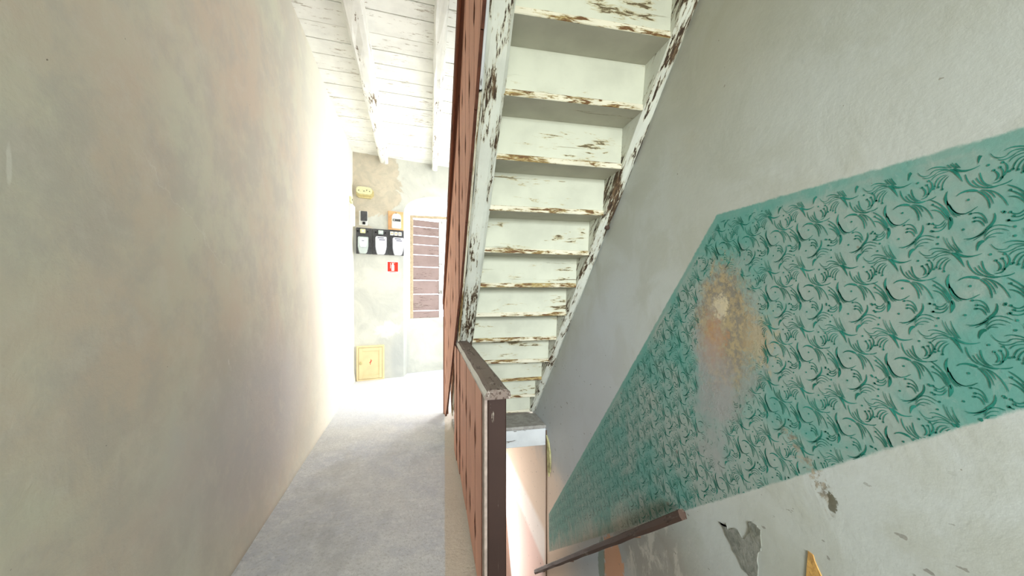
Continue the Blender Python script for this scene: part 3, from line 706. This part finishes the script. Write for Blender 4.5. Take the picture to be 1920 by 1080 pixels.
# three black meter panels
spec = [(.018, .225, 'leftmost black meter panel with rounded glass meter, next to the left wall', 0),
        (.232, .448, 'middle black meter panel with single fuse and white labelled meter', 1),
        (.455, .668, 'right-hand black meter panel with three square fuses above white meter', 2)]
for a, b, lab, k in spec:
    p = onwall('electric_meter', lab, 'meter', (a+b)/2, 1.785); w_ = b-a
    rb(p, 'back_panel', M['black'], -w_/2, w_/2, 0, .365, 0, .03, .006)
    cx = -.02 if k == 0 else (.0 if k == 1 else .015)
    if k == 2:
        for q in (-.068, -.012, .045):
            f = rb(p, 'fuse', M['white_plastic'], q-.024, q+.024, .285, .338, .03, .06, .006)
            bm = bmesh.new(); cyl(bm, (q, -.062, .31), (q, -.058, .31), .012, None, 12); link('fuse_cap', bm, M['ivory_dark'], f)
    else:
        f = rb(p, 'fuse', M['ivory'] if k == 0 else M['glassgrey'], cx-.035, cx+.035, .285, .345, .03, .065, .01)
        bm = bmesh.new(); cyl(bm, (cx, -.068, .315), (cx, -.064, .315), .014, None, 12); link('fuse_cap', bm, M['white_plastic'], f)
        for s in (-1, 1):
            bm = bmesh.new(); cyl(bm, (cx+s*.065, -.036, .315), (cx+s*.065, -.028, .315), .011, None, 10); link('screw', bm, M['blackdeep'], p)
    body = meter_cover(p, 'meter_body', M['glassgrey'] if k == 0 else M['label'], cx, .23 if k == 0 else .25, .0, .135 if k == 0 else .145, .03, .10)
    if k == 0:
        meter_cover(p, 'glass_window', M['label'], cx, .215, .085, .10, .10, .106)
        rb(p, 'print_line', M['ink'], cx-.02, cx+.012, .17, .178, .106, .1075, 0)
        meter_cover(p, 'terminal_cover', M['glassgrey'], cx, .075, .0, .11, .10, .11)
    else:
        for x0, x1, z0 in ((-.05, .035, .225), (-.03, .05, .198), (-.05, -.01, .15), (.0, .04, .15), (-.01, .012, .075)):
            rb(p, 'print_line', M['ink'] if z0 > .18 else M['glassgrey'], cx+x0, cx+x1, z0, z0+(.011 if z0 > .18 else .006), .10, .1012, 0)
        rb(p, 'cover_seam', M['glassgrey'], cx-.068, cx+.068, .105, .108, .10, .1015, 0)
# meter on orange wood board
p = onwall('wood_mounted_meter', 'small white meter on an orange wooden board above the right meter panel', 'meter', .555, 2.155)
rb(p, 'wood_board', M['orange_wood'], -.108, .108, 0, .27, 0, .025, .003)
bm = bmesh.new()
prism(bm, [(-.058, .02), (.058, .02), (.062, .03), (.062, .185), (.05, .215), (.02, .228), (-.02, .228), (-.05, .215), (-.062, .185), (-.062, .03)], -.085, -.025, 'y'); link('meter_body', bm, M['white_plastic'], p)
rb(p, 'display_band', M['black'], -.055, .055, .115, .15, .085, .088, .001)
rb(p, 'display_digits', M['white_plastic'], -.045, -.028, .127, .138, .088, .089, 0)
bm = bmesh.new(); cyl(bm, (0, -.03, .245), (0, -.024, .245), .007, None, 8); link('screw', bm, M['blackdeep'], p)
# ivory junction box
p = onwall('junction_box', 'ivory rounded double junction box high on the far wall corner', 'junction box', .125, 2.57)
bm = bmesh.new(); prism(bm, [(-.105, .03), (-.07, 0), (.09, 0), (.125, .04), (.125, .10), (.10, .14), (-.08, .14), (-.105, .10)], -.03, 0, 'y'); link('back_plate', bm, M['ivory_dark'], p)
cv = stad(p, 'cover', M['ivory'], -.112, .098, .045, .145, .03, .075, .045)
stad(p, 'cover_rim', M['ivory_dark'], -.108, .104, .028, .06, .02, .055, .014)
for q, zq in ((-.08, .09), (-.012, .085), (.025, .1), (.062, .088)):
    bm = bmesh.new(); cyl(bm, (q, -.079, zq), (q, -.074, zq), .006, None, 8); link('cover_screw', bm, M['blackdeep'], cv)
# black switch and the white box on the corner of the left wall
p = onwall('black_switch', 'small black switch box with white base between junction box and meters', 'switch', .105, 2.20)
rb(p, 'base', M['white_plastic'], -.05, .065, -.01, .19, 0, .012, .003)
rb(p, 'body', M['black'], -.03, .055, .05, .18, .012, .06, .006)
rb(p, 'lever', M['blackdeep'], -.005, .03, .0, .035, .012, .04, .003)
lwx = lw(5.15)
p = empty('white_fuse_box', 'white rounded box on the left wall beside the black switch', 'fuse box', (lwx-.055, 5.30, 2.13), 0)
bm = bmesh.new(); box(bm, 0, .075, -.09, .09, 0, .27, .015, 3); link('cover', bm, M['white_plastic'], p)
bm = bmesh.new(); box(bm, 0, .05, -.05, .05, .30, .38, .008, 2); link('top_terminal', bm, M['ivory'], p)
bm = bmesh.new(); cyl(bm, (.05, 0, .34), (.054, 0, .34), .01, None, 10); link('screw', bm, M['blackdeep'], p)
# red sign
p = onwall('fire_extinguisher_sign', 'small red sign with white extinguisher symbol below the meters', 'sign', .515, 1.525)
rb(p, 'plate', M['white_plastic'], -.083, .083, 0, .172, 0, .003, 0)
rb(p, 'red_field', M['red'], -.074, .074, .024, .163, .003, .0038, 0)
bm = bmesh.new()
prism(bm, [(-.018, .035), (.018, .035), (.02, .045), (.02, .115), (.012, .13), (.008, .135), (.008, .147), (.03, .147), (.03, .152), (-.02, .152), (-.02, .147), (-.008, .147), (-.008, .135), (-.012, .13), (-.02, .115), (-.02, .045)], -.0046, -.0038, 'y'); link('extinguisher_symbol', bm, M['white_plastic'], p)
rb(p, 'hose', M['white_plastic'], -.036, -.031, .07, .148, .0038, .0046, 0)
rb(p, 'print_line', M['red'], -.05, .05, .009, .015, .003, .0036, 0)
# cupboard
p = onwall('wall_cupboard', 'small cream cupboard with panelled door low on the far wall', 'cupboard', .205, .0)
for n_, a in (('frame', (-.185, -.160, 0, .49)), ('frame', (.160, .188, 0, .49)), ('frame', (-.16, .16, .465, .49)), ('frame', (-.16, .16, 0, .02))): rb(p, n_, M['cream'], a[0], a[1], a[2], a[3], 0, .03, .003)
d = rb(p, 'door', M['cream'], -.157, .157, .023, .462, 0, .022, .003)
for a in ((-.157, -.105, .023, .462), (.115, .157, .023, .462), (-.105, .115, .415, .462), (-.105, .115, .023, .07)): rb(d, 'door_rail', M['cream'], a[0], a[1], a[2], a[3], .022, .032, .004)
bm = bmesh.new(); cyl(bm, (-.13, -.032, .25), (-.13, -.044, .25), .01, .01, 12); cyl(bm, (-.13, -.044, .25), (-.13, -.058, .25), .02, .015, 16); link('knob', bm, M['ivory_dark'], d)
bm = bmesh.new()
for a, b in (((-.012, .0), (.016, .03)), ((-.006, -.03), (.004, .045)), ((-.02, -.005), (.01, .01))): prism(bm, [(a[0], .25+a[1]), (a[0]+.006, .25+a[1]-.004), (b[0]+.006, .25+b[1]), (b[0], .25+b[1]+.003)], -.0228, -.022, 'y')
link('red_mark', bm, M['red'], d)
